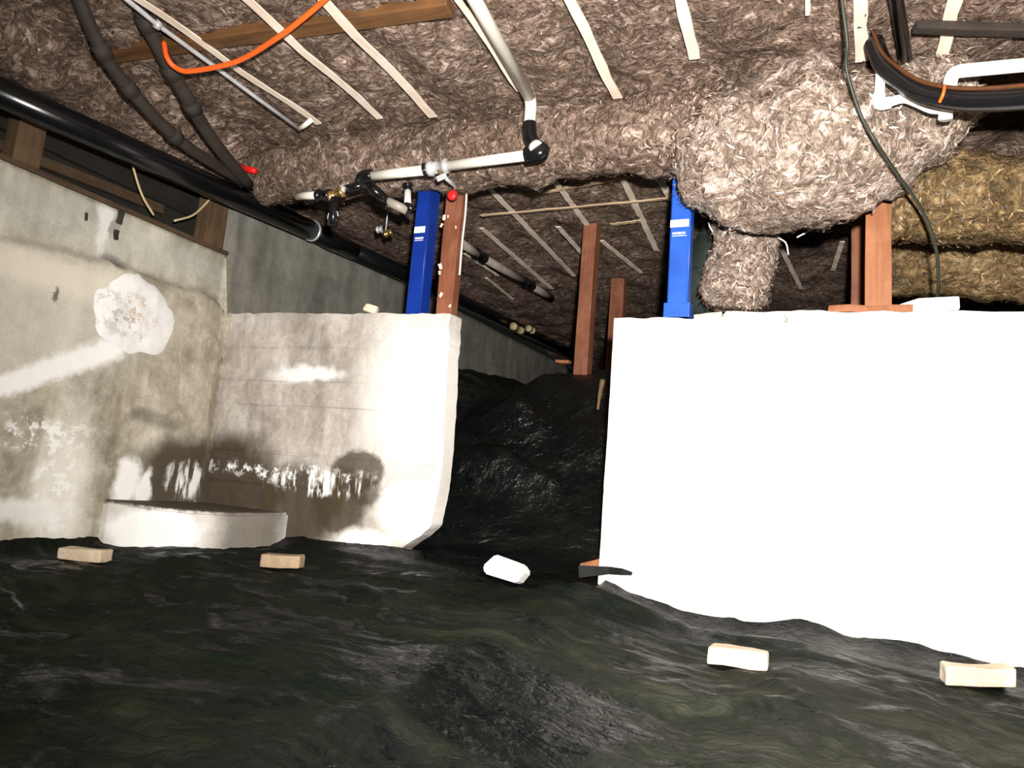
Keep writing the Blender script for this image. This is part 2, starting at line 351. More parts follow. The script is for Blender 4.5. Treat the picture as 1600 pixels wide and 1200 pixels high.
def struct(o, label=None):
    o['kind'] = 'structure'
    if label: o['label'] = label
    return o

def smooth_path(pts, n=6):
    """Catmull-Rom through the points"""
    p = [np.array(q, float) for q in pts]; p = [2*p[0]-p[1]] + p + [2*p[-1]-p[-2]]; out = []
    for i in range(1, len(p)-2):
        for k in range(n):
            t = k/n
            out.append(0.5*((2*p[i]) + (-p[i-1]+p[i+1])*t + (2*p[i-1]-5*p[i]+4*p[i+1]-p[i+2])*t*t + (-p[i-1]+3*p[i]-3*p[i+1]+p[i+2])*t**3))
    out.append(p[-2]); return out
def tube_grid(pts, r, seg=12):
    pts = [np.array(p, float) for p in pts]; n = len(pts)
    rr = r if hasattr(r, '__len__') else [r]*n
    T = [pts[min(i+1, n-1)]-pts[max(i-1, 0)] for i in range(n)]; T = [t/np.linalg.norm(t) for t in T]
    u = np.cross(T[0], [0, 0, 1]); 
    if np.linalg.norm(u) < 1e-3: u = np.cross(T[0], [1, 0, 0])
    u /= np.linalg.norm(u); P = np.zeros((seg, n, 3)); Nn = np.zeros((seg, n, 3))
    for i in range(n):
        u = u - T[i]*np.dot(u, T[i]); u /= np.linalg.norm(u); v = np.cross(T[i], u)
        for k in range(seg):
            a = 2*math.pi*k/seg; d = u*math.cos(a)+v*math.sin(a)
            P[k, i] = pts[i]+d*rr[i]; Nn[k, i] = d
    return P, Nn
def tube(pts, r, seg=12):
    P, _ = tube_grid(pts, r, seg); n = P.shape[1]
    cap0 = [k*n for k in range(seg)][::-1]; cap1 = [k*n+n-1 for k in range(seg)]
    return grid_mesh(P, wrap_u=True, flip=True, extra=[cap0[::-1], cap1[::-1]])
def pipe_ends(a, b, r, lip=1.18, seg=14):
    """a short socket with a raised lip at both ends"""
    a = np.array(a, float); b = np.array(b, float); d = b-a
    return tube([a, a+d*0.2, a+d*0.22, b-d*0.22, b-d*0.2, b], [r*lip, r*lip, r, r, r*lip, r*lip], seg)
def box_mesh(size, centre=(0, 0, 0), bev=0.006, rot=None, jit=0.0, sub=0, taper=None, seed=0):
    bm = bmesh.new(); bmesh.ops.create_cube(bm, size=1.0)
    for v in bm.verts: v.co = Vector((v.co.x*size[0], v.co.y*size[1], v.co.z*size[2]))
    if bev: bmesh.ops.bevel(bm, geom=bm.edges[:], offset=bev, segments=2, profile=0.6, affect='EDGES')
    if sub: bmesh.ops.subdivide_edges(bm, edges=bm.edges[:], cuts=sub, use_grid_fill=True)
    if jit:
        co = np.array([v.co[:] for v in bm.verts]) + seed*3.1
        d = np.stack([fbm(co, 0.35/min(size)*1.5, 3, seed+k) for k in range(3)], -1)*jit
        for v, e in zip(bm.verts, d): v.co += Vector(e)
    R_ = rot.to_matrix() if isinstance(rot, Euler) else (rot if rot is not None else Matrix.Identity(3))
    for v in bm.verts: v.co = R_ @ v.co + Vector(tuple(map(float, centre)))
    me = bpy.data.meshes.new('mesh'); bm.to_mesh(me); bm.free(); return me
def join_meshes(ms):
    bm = bmesh.new()
    for m in ms: bm.from_mesh(m)
    me = bpy.data.meshes.new('mesh'); bm.to_mesh(me); bm.free(); return me

def tuft_mesh(P, Nn, count, lmin=0.012, lmax=0.045, wmin=0.0012, wmax=0.005, lift=0.15, weights=None, align=None):
    """curled flakes of wool standing a little off the surface P (normals Nn)"""
    P = P.reshape(-1, 3); Nn = Nn.reshape(-1, 3)
    idx = rng.choice(len(P), count, p=weights)
    c = P[idx] + rng.normal(0, 0.004, (count, 3)); n = Nn[idx]
    t = rng.normal(0, 1, (count, 3))
    if align is not None: t = t*0.55 + np.array(align)*rng.choice([-1, 1], (count, 1))
    t -= n*np.sum(t*n, 1, keepdims=True); t /= np.linalg.norm(t, axis=1, keepdims=True)
    tl = rng.normal(0, lift*0.5, (count, 1)); t2 = t + n*tl; t2 /= np.linalg.norm(t2, axis=1, keepdims=True)
    b = np.cross(n, t2) + n*rng.normal(0, lift*0.8, (count, 1)); b /= np.linalg.norm(b, axis=1, keepdims=True)
    L = rng.uniform(lmin, lmax, (count, 1)); W = rng.uniform(wmin, wmax, (count, 1))
    base = c + n*0.001; mid = base + t2*L*0.5 + n*L*0.10; end = base + t2*L + n*L*rng.uniform(-0.2, 0.08, (count, 1))
    V = np.stack([base-b*W*0.3, base+b*W*0.3, mid-b*W, mid+b*W, end-b*W*0.25, end+b*W*0.25], 1).reshape(-1, 3)
    k = np.arange(count)[:, None]*6
    Fq = np.concatenate([k+np.array([[0, 1, 3, 2]]), k+np.array([[2, 3, 5, 4]])], 0)
    return mesh_from(V.tolist(), Fq.tolist())
def normals_of(P, sign=1):
    du = np.gradient(P, axis=0); dv = np.gradient(P, axis=1); n = np.cross(du, dv)
    n /= np.maximum(np.linalg.norm(n, axis=2, keepdims=True), 1e-9); return n*sign

# ------------------------------------------------------------------ the ground and its black sheet
EDGE_X = [-3.4, -3.25, -3.0, -2.7, -2.55, -2.42, -2.0, -1.8, -1.0, -0.85, -0.62, -0.4, -0.27, -0.18, 0.06, 0.52, 1.5, 2.8]
EDGE_Z = [-0.04, -0.04, -0.025, -0.008, 0.005, -0.003, 0.0, 0.0, -0.01, -0.055, -0.105, -0.125, -0.108, -0.098, -0.122, -0.165, -0.23, -0.27]
def ground(x, y):
    x = np.asarray(x, float); y = np.asarray(y, float)
    zf = np.interp(x, EDGE_X, EDGE_Z) - np.interp(x, [-3.2, -1.8], [0.045, 0.10])*np.clip(3.2-y, 0, 2.2)
    zf = np.where(y < 1.0, zf - 0.03*(1.0-y), zf)
    dip = 0.15*np.exp(-((x+2.06)/0.2)**2)
    ramp_ = np.interp(y, [3.2, 3.45, 3.75, 4.1, 4.35, 4.6, 5.2, 7, 12], [0, 0.06, 0.33, 0.78, 1.07, 1.13, 1.17, 1.22, 1.3])
    zb = np.interp(x, EDGE_X, EDGE_Z) + ramp_ - dip*sstep(4, 4.6, y)
    return np.where(y <= 3.2, zf, zb)
def sheet_height(x, y):
    p = np.stack([x, y, np.zeros_like(x)], -1)
    back = sstep(3.3, 3.8, y)
    # folds running roughly across, stretched along x
    q = p*np.array([0.9, 2.4, 1]); q[..., 0] += 0.35*fbm(p, 1.2, 2, 5); q[..., 1] += 0.8*p[..., 0]*0.35
    z = ground(x, y) + 0.007*ridge(q, 1.8, 3, 3) + 0.007*fbm(p, 3, 3, 8) + 0.004*ridge(q*np.array([1.3, 2.2, 1]), 5, 3, 13) + back*(0.03*fbm(p, 2.4, 3, 21) + 0.025*ridge(p, 3.1, 3, 25))
    for (a, b, w, h) in FOLDS:
        a = np.array(a); b = np.array(b); d = b-a; L = np.dot(d, d)
        t = np.clip(((x-a[0])*d[0]+(y-a[1])*d[1])/L, 0, 1)
        dist = np.hypot(x-a[0]-t*d[0], y-a[1]-t*d[1]); z = z + h*np.exp(-(dist/w)**2)*(0.35+0.65*np.sin(np.pi*np.clip(t, 0.05, 0.95)))
    # lapped up against the cross walls and the side wall
    near = np.clip(3.2-y, 0, 1); lap = np.exp(-near/0.05)*(0.035+0.012*ridge(p*np.array([1, 0, 0]), 3.2, 3, 33)*(x > -1))*((x < -1.86) | (x > -0.97))*(y <= 3.2)
    side = np.exp(-np.clip(x-XL, 0, 2)/0.04)*np.interp(y, [1.5, 2.3, 2.6, 2.9], [0.06, 0.06, 0.05, 0.04])*(y < 3.2)
    return z + lap + side
def on_ground(px, py):
    r = ray(px, py); r = r/np.linalg.norm(r); t = 0.5
    while t < 9:
        p = CAM+r*t
        if p[2] <= ground(p[0], p[1]): return p
        t += 0.004
    return p
def fold(a, b, w, h): return (tuple(on_ground(*a)[:2]), tuple(on_ground(*b)[:2]), w, h)
FOLDS = []
FOLDS = [fold((860, 925), (1060, 985), 0.035, 0.05), fold((1060, 985), (1250, 1010), 0.03, 0.035),
         fold((690, 735), (860, 768), 0.045, 0.17), fold((690, 690), (790, 725), 0.03, 0.09), fold((770, 655), (840, 672), 0.05, 0.14),
         fold((180, 915), (300, 880), 0.06, 0.05), fold((80, 960), (250, 905), 0.05, 0.03),
         fold((420, 920), (480, 905), 0.02, 0.03), fold((560, 905), (720, 930), 0.02, 0.025), fold((540, 900), (640, 990), 0.04, 0.02),
         fold((950, 1090), (1350, 1130), 0.04, 0.025), fold((1150, 1050), (1330, 1160), 0.03, 0.02), fold((460, 1100), (330, 1110), 0.02, 0.02)]
xs = np.arange(-3.25, 2.7, 0.022)
ys = np.concatenate([np.arange(-1.2, 0.6, 0.05), np.arange(0.6, 3.2, 0.02), np.arange(3.2, 5.0, 0.025), np.arange(5.0, 11.6, 0.12)])
XX, YY = np.meshgrid(xs, ys, indexing='ij'); ZZ = sheet_height(XX, YY)
xc = (xs[1:]+xs[:-1])/2; yc = (ys[1:]+ys[:-1])/2
XC, YC = np.meshgrid(xc, yc, indexing='ij')
inwall = (YC > YW-0.004) & (YC < YW+0.21) & ((XC < -1.99) | (XC > -1.0))
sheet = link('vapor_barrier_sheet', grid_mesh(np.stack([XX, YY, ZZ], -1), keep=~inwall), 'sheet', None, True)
tag(sheet, 'large wrinkled black plastic sheet covering the crawl space ground', 'plastic sheet')
gx = np.arange(-3.3, 2.75, 0.15); gy = np.arange(-1.2, 11.7, 0.15)
GX, GY = np.meshgrid(gx, gy, indexing='ij')
struct(link('floor', grid_mesh(np.stack([GX, GY, ground(GX, GY)-0.09], -1)), 'earth', None, True))

# torn flap of sheet against the right wall, rag flap by the left brick
def ribbon(pts, widths, thick, nrm):
    nrm = np.array(nrm, float); V = []; pts = [np.array(p, float) for p in pts]
    for i, p in enumerate(pts):
        t = pts[min(i+1, len(pts)-1)]-pts[max(i-1, 0)]; t /= np.linalg.norm(t); b = np.cross(nrm, t); b /= np.linalg.norm(b)
        for s in (-1, 1):
            for h in (0, 1): V.append(p+b*s*widths[i]/2+nrm*h*thick)
    n = len(pts); Fc = []
    for i in range(n-1):
        a = 4*i; c = a+4
        Fc += [(a, a+2, c+2, c), (a+1, c+1, c+3, a+3), (a, c, c+1, a+1), (a+2, a+3, c+3, c+2)]
    Fc += [(0, 1, 3, 2), (4*n-4, 4*n-2, 4*n-1, 4*n-3)]
    return mesh_from(V, Fc)
fl = part('torn_flap', ribbon([onY(905, 893, 3.13), onY(930, 892, 3.16), onY(952, 891, 3.17), onY(972, 893, 3.17), onY(988, 896, 3.175)], [0.05, 0.04, 0.03, 0.026, 0.012], 0.006, (0, -1, 0)), 'matte_black', sheet)
fl2 = part('torn_flap', ribbon([onX(150, 872, -3.18), onX(149, 862, -3.2), onX(147, 850, -3.21)], [0.1, 0.06, 0.045], 0.006, (1, 0, 0)), 'black', sheet)

# ------------------------------------------------------------------ concrete walls
def ztop(x): return np.interp(x, [-3.3, -1.8, -1.0, -0.52], [1.225, 1.182, 1.142, 1.128])
def slab_wall(name, x0f, x1f, zb, ztf, thick, mat, boards, nx=120, nz=90, seed=0, rough_end=0.0):
    """front face grid with board marks, then back, ends and top"""
    us = np.linspace(0, 1, nx); ws = np.linspace(0, 1, nz); P = np.zeros((nx, nz, 3)); B = np.zeros((nx, nz, 3))
    for i, u in enumerate(us):
        for j, w in enumerate(ws):
            z0 = zb; x_ = x0f(0.5) + u*(x1f(0.5)-x0f(0.5)); zt = float(ztf(x_)); z = z0+(zt-z0)*w
            x = x0f(z)+u*(x1f(z)-x0f(z)); P[i, j] = (x, YW, z); B[i, j] = (x, YW+thick, z)
    y = 0.004*fbm(P, 5, 3, seed) + 0.002*fbm(P, 25, 2, seed+4)
    for zb_, off in boards:
        y += off*sstep(zb_-0.004, zb_+0.004, P[..., 2] + 0.01*(P[..., 0]+2.5)) + 0.007*np.exp(-((P[..., 2]+0.01*(P[..., 0]+2.5)-zb_)/0.0055)**2)*(0.4+0.6*(fbm(P, 3, 2, 77) > -0.1))
    P[..., 1] += y
    P[:, -1, 2] += 0.006*fbm(P[:, -1], 14, 2, seed+7); B[:, -1, 2] = P[:, -1, 2] + 0.004
    if rough_end:
        e = rough_end*fbm(P[-1], 9, 3, seed+2); P[-1, :, 0] += e; B[-1, :, 0] += e*0.6
    n1 = nx*nz; verts = np.concatenate([P.reshape(-1, 3), B.reshape(-1, 3)])
    q = grid_faces(nx, nz); faces = q.tolist() + (q[:, ::-1]+n1).tolist()
    idx = np.arange(n1).reshape(nx, nz)
    def strip(a):
        return [(int(a[k]), int(a[k])+n1, int(a[k+1])+n1, int(a[k+1])) for k in range(len(a)-1)]
    faces += [f[::-1] for f in strip(idx[:, -1])][:] + strip(idx[:, 0]) + strip(idx[0][::-1]) + strip(idx[-1])
    me = mesh_from(verts, faces); bm = bmesh.new(); bm.from_mesh(me); bmesh.ops.recalc_face_normals(bm, faces=bm.faces[:]); bm.to_mesh(me); bm.free()
    return struct(link(name, me, mat))
JZ = [-0.3, 0.0, 0.037, 0.115, 0.164, 0.255, 0.558, 0.867, 1.19]
JX = [-2.03, -2.0, -1.982, -1.884, -1.831, -1.813, -1.803, -1.808, -1.822]
w1 = slab_wall('wall_cross_left', lambda z: XL-0.02, lambda z: float(np.interp(z, JZ, JX)), -0.25, ztop, 0.11, 'cross',
               [(0.28, -0.003), (0.45, 0.004), (0.70, -0.005), (0.84, 0.004), (1.02, -0.004)], 160, 230, 3, 0.018)
w1['label'] = 'left part of the grey board-formed concrete cross wall'
def ztr(x): return np.where(np.asarray(x) < -0.52, np.interp(x, [-1.0, -0.52], [1.140, 1.132]), np.interp(x, [-0.52, 0.54, 2.7], [1.158, 1.130, 1.075]))
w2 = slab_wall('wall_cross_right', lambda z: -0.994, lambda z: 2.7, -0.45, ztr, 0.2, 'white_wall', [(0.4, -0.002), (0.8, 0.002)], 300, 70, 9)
w2['label'] = 'right part of the concrete cross wall, bleached almost white'

# side foundation wall: ledge, lower thick part, upper recessed part, step up beyond the corner
LY = [-1.2, 1.89, 2.42, 2.76, 3.0, 3.1, 3.2, 12]; LZ = [1.15, 1.215, 1.287, 1.28, 1.285, 1.27, 1.22, 1.20]
def side_wall(name, y0, y1, top, ny, nz, seed):
    yy = np.linspace(y0, y1, ny); ww = np.linspace(0, 1, nz); P = np.zeros((ny, nz, 3))
    for i, y in enumerate(yy):
        P[i, :, 1] = y; P[i, :, 2] = -0.35 + (top(y)+0.35)*ww
    led = np.interp(P[..., 1], LY, LZ) + 0.012*fbm(P, 6, 3, 2)
    P[..., 0] = XL - 0.045*sstep(-0.012, 0.012, P[..., 2]-led) + 0.007*fbm(P, 3, 4, seed) + 0.0025*fbm(P, 22, 2, seed+1)
    if name == 'b': P[..., 0] -= 0.03*((P[..., 1] < 3.27) & (P[..., 2] < 1.21))
    n1 = ny*nz; B = P.copy(); B[..., 0] = XL-0.28; verts = np.concatenate([P.reshape(-1, 3), B.reshape(-1, 3)])
    q = grid_faces(ny, nz); faces = q.tolist() + (q[:, ::-1]+n1).tolist(); idx = np.arange(n1).reshape(ny, nz)
    def strip(a): return [(int(a[k]), int(a[k])+n1, int(a[k+1])+n1, int(a[k+1])) for k in range(len(a)-1)]
    faces += strip(idx[:, -1]) + strip(idx[:, 0]) + strip(idx[0]) + strip(idx[-1])
    me = mesh_from(verts, faces); bm = bmesh.new(); bm.from_mesh(me); bmesh.ops.recalc_face_normals(bm, faces=bm.faces[:]); bm.to_mesh(me); bm.free()
    return me
w3 = struct(link('wall_left', side_wall('a', -1.2, 3.24, lambda y: 1.55 if y <= 3.172 else 1.2, 210, 90, 31), 'side', None, True), 'stained concrete side foundation wall with a ledge')
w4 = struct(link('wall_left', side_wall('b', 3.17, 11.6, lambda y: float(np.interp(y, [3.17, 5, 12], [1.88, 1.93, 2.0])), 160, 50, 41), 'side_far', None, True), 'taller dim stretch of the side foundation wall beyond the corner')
# crusted white mineral patch on the side wall
pc = onX(214, 490, XL); ny = 44; na = 72; P = np.zeros((na, ny, 3))
for i in range(na):
    a = 2*math.pi*i/na
    for j in range(ny):
        r = j/(ny-1); P[i, j] = (0, 0.255*r*math.cos(a), 0.205*r*math.sin(a))
rad = 1+0.16*np.repeat(fbm(np.stack([np.cos(2*np.pi*np.arange(na)/na), np.sin(2*np.pi*np.arange(na)/na), np.zeros(na)], -1), 1.6, 3, 9)[:, None], ny, 1)
P[..., 1] *= rad; P[..., 2] *= rad
P += np.array([XL, pc[1], pc[2]])
rr = np.linspace(0, 1, ny)[None, :]
P[..., 0] += 0.006 + (1-rr**4)*(0.012+0.006*fbm(P, 13, 4, 12)) - 0.02*rr**8
part('mineral_crust', grid_mesh(P, wrap_u=True), 'patch', w3, True, 'round white crusted mineral patch')
# cavity plug below the sill and small lumps
for (px, py, s) in ((187, 340, 0.03), (181, 366, 0.022), (134, 338, 0.014)):
    c = onX(px, py, XL-0.045); me = box_mesh((0.02, s*1.1, s*2.2), c, 0.006, None, 0.006, 2, seed=px); part('iron_stub', me, 'iron', w3)

# poured footing block in the corner, below the damp stains
fp = [(-3.3, 2.57), (-3.21, 2.575), (-3.08, 2.64), (-2.93, 2.76), (-2.80, 2.91), (-2.71, 3.07), (-2.66, 3.24), (-3.3, 3.24)]
fz = [0.165, 0.16, 0.145, 0.135, 0.135, 0.145, 0.155, 0.165]
bm = bmesh.new(); lo = [bm.verts.new((x, y, -0.25)) for x, y in fp]; hi = [bm.verts.new((x, y, z)) for (x, y), z in zip(fp, fz)]
bm.faces.new(hi); bm.faces.new(lo[::-1])
for k in range(len(fp)): bm.faces.new((lo[k], lo[(k+1) % len(fp)], hi[(k+1) % len(fp)], hi[k]))
bmesh.ops.recalc_face_normals(bm, faces=bm.faces[:])
bmesh.ops.bevel(bm, geom=[e for e in bm.edges if e.verts[0].co.z > 0 and e.verts[1].co.z > 0], offset=0.012, segments=2, affect='EDGES')
me = bpy.data.meshes.new('mesh'); bm.to_mesh(me); bm.free()
part('footing_block', me, 'block', w3, False, 'white-streaked concrete footing in the corner')

# far end wall, lost in the dark
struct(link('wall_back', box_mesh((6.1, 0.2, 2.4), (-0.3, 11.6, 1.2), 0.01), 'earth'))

# ------------------------------------------------------------------ insulated ceiling
def ceil_z(p): return 2.105 - 0.17*sstep(-2.95, -3.3, p[..., 0])*(1-sstep(2.9, 3.4, p[..., 1])) - 0.012*np.cos(p[..., 0]*2*np.pi/0.41) + 0.022*fbm(p, 5.5, 4, 51) + 0.010*fbm(p, 19, 2, 57)
cx = np.arange(-3.5, 2.75, 0.03); cy = np.concatenate([np.arange(-1.2, 3.6, 0.03), np.arange(3.6, 11.7, 0.07)])
CX, CY = np.meshgrid(cx, cy, indexing='ij'); P = np.stack([CX, CY, np.zeros_like(CX)], -1); P[..., 2] = ceil_z(P)
ceil = struct(link('ceiling', grid_mesh(P, flip=True), 'ins', None, True), 'ceiling of brown glass wool batts between the joists')
sel = (P[..., 1] > 1.2) & (P[..., 1] < 7.5) & (P[..., 0] < 1.4)
wt = np.where(sel, np.where(P[..., 1] < 3.4, 1.0, 1.6), 0).reshape(-1); wt /= wt.sum()
nn = -normals_of(P); nn *= np.sign(-nn[..., 2:3])
t_ = part('fibre_tufts', tuft_mesh(P, nn, 22000, weights=wt), 'tuft', ceil); t_['kind'] = 'stuff'
top = part('subfloor', box_mesh((6.3, 12.9, 0.03), (-0.4, 5.2, 2.22), 0), 'brown_wood', ceil)

# ------------------------------------------------------------------ wool-wrapped ducts
def wrapped(name, pts, radii, mat, tmat, label, ntuft, seg=48, amp=0.035, seed=0, squash=1.0, cat='duct', align=None):
    path = smooth_path(pts, 10); rr = np.interp(np.linspace(0, 1, len(path)), np.linspace(0, 1, len(radii)), radii)
    P, Nn = tube_grid(path, rr, seg); c = np.array(path)[None]
    P = c + (P-c)*np.array([1, 1, squash])
    d = amp*(0.8*fbm(P, 5, 3, seed) + 0.55*fbm(P, 14, 3, seed+5)); P = P + Nn*d[..., None]
    n = P.shape[1]; th = thing(name, np.array(pts[0]), label, cat)
    body = part('wool_wrap', grid_mesh(P, wrap_u=True, flip=True, extra=[[k*n for k in range(seg)], [k*n+n-1 for k in range(seg)][::-1]]), mat, th, True)
    t = part('fibre_tufts', tuft_mesh(P, Nn, ntuft, align=align), tmat, body); t['kind'] = 'stuff'
    return th
wrapped('insulated_duct', [(-3.18, 3.17, 2.02), (-2.6, 3.15, 2.0), (-1.9, 3.14, 1.985), (-1.3, 3.13, 1.975), (-0.75, 3.12, 1.96), (-0.55, 3.12, 1.95)], [0.15, 0.165, 0.17, 0.175, 0.18, 0.19], 'ins', 'tuft',
        'long round wool-wrapped duct running above the left cross wall and blue post', 7000, seed=3, align=(0, 0.3, 1))
wrapped('insulated_plenum', [(-0.64, 3.10, 1.90), (-0.56, 3.08, 1.83), (-0.38, 3.06, 1.78), (-0.15, 3.05, 1.79), (0.06, 3.07, 1.84), (0.22, 3.1, 1.92), (0.36, 3.1, 1.97)], [0.10, 0.23, 0.31, 0.32, 0.25, 0.19, 0.12], 'ins_pale', 'tuft_pale',
        'bulky pale wool-wrapped plenum bulging down beside the bright blue post', 7000, 64, 0.05, 13)
wrapped('insulated_duct', [(0.06, 3.42, 1.66), (0.4, 3.4, 1.65), (0.9, 3.4, 1.64), (1.6, 3.4, 1.63)], [0.16, 0.175, 0.175, 0.175], 'ins_gold', 'tuft_gold',
        'golden brown wool-wrapped duct right of the orange-brown post', 3500, seed=23, align=(0, 0.3, 1))
wrapped('insulated_duct', [(0.06, 4.3, 1.66), (0.5, 4.28, 1.62), (1.0, 4.25, 1.60), (1.9, 4.2, 1.6)], [0.13, 0.15, 0.15, 0.15], 'ins_gold', 'tuft_gold',
        'lower dim wool-wrapped duct behind the golden one', 2500, seed=29)
wrapped('insulated_branch_duct', [onY(1172, 345, 3.5), onY(1168, 385, 3.5), onY(1158, 430, 3.5), onY(1150, 465, 3.5), onY(1148, 482, 3.5)], [0.15, 0.125, 0.135, 0.14, 0.07], 'ins_pale', 'tuft_pale',
        'short wool-wrapped stub of duct hanging under the plenum', 2500, 40, 0.035, 33)
dk = thing('air_duct', onY(1105, 470, 3.95), 'smooth dark green-black duct beside the hanging wool-wrapped stub', 'duct')
part('duct_tube', tube([onY(1135, 360, 3.95), onY(1112, 410, 3.95), onY(1100, 450, 3.95), onY(1098, 500, 3.95)], [0.12, 0.13, 0.12, 0.11], 24), 'dark_duct', dk, True)
for q in ((1128, 372), (1104, 432)):
    a = onY(*q, 3.95); part('duct_rib', tube([a+np.array([0, 0, .008]), a-np.array([0, 0, .008])], 0.134, 24), 'dark_duct', dk, True)

# ------------------------------------------------------------------ lath strips holding the wool up
def lath(p0, p1, width, label, group, z=2.068, back=0.0, mat='lath', thick=0.007, seed=0):
    a = onZ(*p0, z); b = onZ(*p1, z); d = (b-a)/np.linalg.norm(b-a); a = a - d*back
    n = 24; L = np.linalg.norm(b-a); s = np.array([d[1], -d[0], 0.0]); V = []
    for i in range(n+1):
        c = a + d*L*i/n; c = c + np.array([0, 0, (0.006 if seed < 20 else 0.0015)*math.sin(i*0.9+seed)])
        wl = width/2*(1+0.16*math.sin(i*1.7+seed*2.3)*random.random()); wr = width/2*(1+0.22*math.sin(i*2.3+seed)*random.random())
        V += [c+s*wr, c-s*wl, c-s*wl+[0, 0, thick], c+s*wr+[0, 0, thick]]
    Fc = []
    for i in range(n):
        k = 4*i
        for e in range(4): Fc.append((k+e, k+(e+1) % 4, k+4+(e+1) % 4, k+4+e))
    Fc += [(3, 2, 1, 0), (4*n, 4*n+1, 4*n+2, 4*n+3)]
    o = link('lath_strip', mesh_from(V, Fc), mat)
    tag(o, label, 'lath strip', group); return o
G1 = 'pale lath strips under the near ceiling'; G2 = 'dim lath strips under the far ceiling'
near = [((215, 0), (498, 195), 0.034, 'long pale lath strip alongside the silver conduit'),
        ((383, 0), (593, 185), 0.038, 'pale lath strip crossed near its middle by the orange cord'),
        ((508, 5), (677, 182), 0.042, 'pale lath strip starting where the orange cord leaves the top edge'),
        ((716, 0), (812, 142), 0.026, 'narrow white lath strip tight beside the white drop pipe'),
        ((890, 0), (965, 155), 0.040, 'white lath strip with a torn middle, right of the white drop pipe'),
        ((1064, 0), (1086, 95), 0.042, 'short broad white lath strip above the bright blue post'),
        ((1262, 0), (1262, 26), 0.016, 'thin stub of white lath between the broad strip and the dark cable'),
        ((1344, 0), (1346, 96), 0.044, 'white lath strip beside the black hose end, right of the dark cable'),
        ((1492, 0), (1470, 100), 0.044, 'cream lath strip above the bend of the white pipe at right')]
for k, (a, b, w, l) in enumerate(near): lath(a, b, w, l, G1, back=1.4, seed=k)
far = [((757, 287), (897, 432), 0.034, 'grey lath strip running from beside the white cord to the far post'), ((862, 277), (920, 356), 0.034, 'grey lath strip ending at the head of the far post'),
       ((972, 277), (1026, 392), 0.036, 'grey lath strip just left of the bright blue post'), ((1030, 280), (1050, 314), 0.040, 'short grey lath strip touching the bright blue post'),
       ((752, 357), (862, 452), 0.034, 'grey-green lath strip above the far grey pipe'), ((872, 355), (914, 402), 0.032, 'short lath strip end left of the far post'),
       ((940, 377), (1002, 427), 0.032, 'short lath strip right of the far post'), ((726, 397), (777, 431), 0.026, 'dim lath strip under the far grey pipe'),
       ((760, 435), (801, 468), 0.026, 'lowest dim lath strip in the far left corner'), ((1212, 372), (1252, 452), 0.030, 'pale lath strip behind the hanging wool stub'),
       ((1316, 378), (1301, 424), 0.030, 'dim lath strip left of the orange-brown post'), ((1424, 390), (1400, 440), 0.030, 'dim lath strip right of the orange-brown post'),
       ((1476, 425), (1430, 474), 0.028, 'dim lath strip above the white block'), ((1545, 430), (1502, 482), 0.028, 'dim lath strip at the far right')]
for k, (a, b, w, l) in enumerate(far): lath(a, b, w, l, G2, seed=k+20)
for k, (a, b, w, l) in enumerate([((752, 338), (1048, 311), 0.022, 'long yellowed batten crossing the grey laths between the posts'), ((843, 303), (986, 277), 0.024, 'short yellowed batten crossing the laths near the duct'),
                                  ((955, 352), (1000, 346), 0.03, 'stub of yellowed batten beside the far post head')]):
    o = lath(a, b, w, l, 'yellowed cross battens under the far ceiling', z=2.058, mat='lath_x', seed=k+50); o.name = 'cross_batten'
# brown timber crossing the near ceiling at left
a = onZ(150, 88, 2.095); b = onZ(705, 8, 2.095); d = b-a
tb = link('ceiling_timber', box_mesh((np.linalg.norm(d), 0.075, 0.05), (a+b)/2, 0.006, Euler((0, 0, math.atan2(d[1], d[0]))), 0.004, 2, seed=3), 'joist')
tag(tb, 'brown timber crossing the ceiling behind the orange cord', 'timber')
a = onZ(1428, 38, 2.07); b = onZ(1640, 44, 2.07); d = b-a
tb = link('ceiling_timber', box_mesh((np.linalg.norm(d), 0.045, 0.03), (a+b)/2+[0, 0, -.012], 0.005, Euler((0, 0, math.atan2(d[1], d[0]))), 0.003, 2, seed=5), 'iron')
tag(tb, 'dark timber crossing the cream lath strip at top right', 'timber')

# ------------------------------------------------------------------ sill, studs, sheathing on the side wall, recess shade put in their colours
def side_box(y0, y1, z0, z1, x0, x1, jit=0.003, seed=0): return box_mesh((x1-x0, y1-y0, z1-z0), ((x0+x1)/2, (y0+y1)/2, (z0+z1)/2), 0.004, None, jit, 2, seed=seed)
sl = link('sill_plate', side_box(-1.2, 3.16, 1.552, 1.574, -3.50, -3.285), 'brown_wood'); tag(sl, 'thin brown sill plate along the top of the side wall', 'sill')
s1 = link('stud', side_box(1.93, 2.05, 1.576, 1.87, -3.40, -3.31, seed=1), 'stud'); tag(s1, 'grey-brown stud at the far left under the black pipe', 'stud', 'studs on the sill')
s2 = link('stud', side_box(3.0, 3.14, 1.576, 1.87, -3.40, -3.31, seed=2), 'stud'); tag(s2, 'reddish stud at the end of the sill where the wall steps up', 'stud', 'studs on the sill')
for k in range(3):
    z0 = 1.60+k*0.165
    b_ = struct(link('wall_left_sheathing', side_box(-1.2, 3.16, z0, z0+0.155, -3.56, -3.50, 0.004, seed=k+7), 'sheath'))
bd = link('loose_board', box_mesh((0.03, 0.95, 0.05), (-3.46, 2.35, 1.69), 0.004, Euler((0.05, 0, 0)), 0.003, 2, seed=2), 'brown_wood'); tag(bd, 'brown board lying in the dark recess between the two studs', 'board')
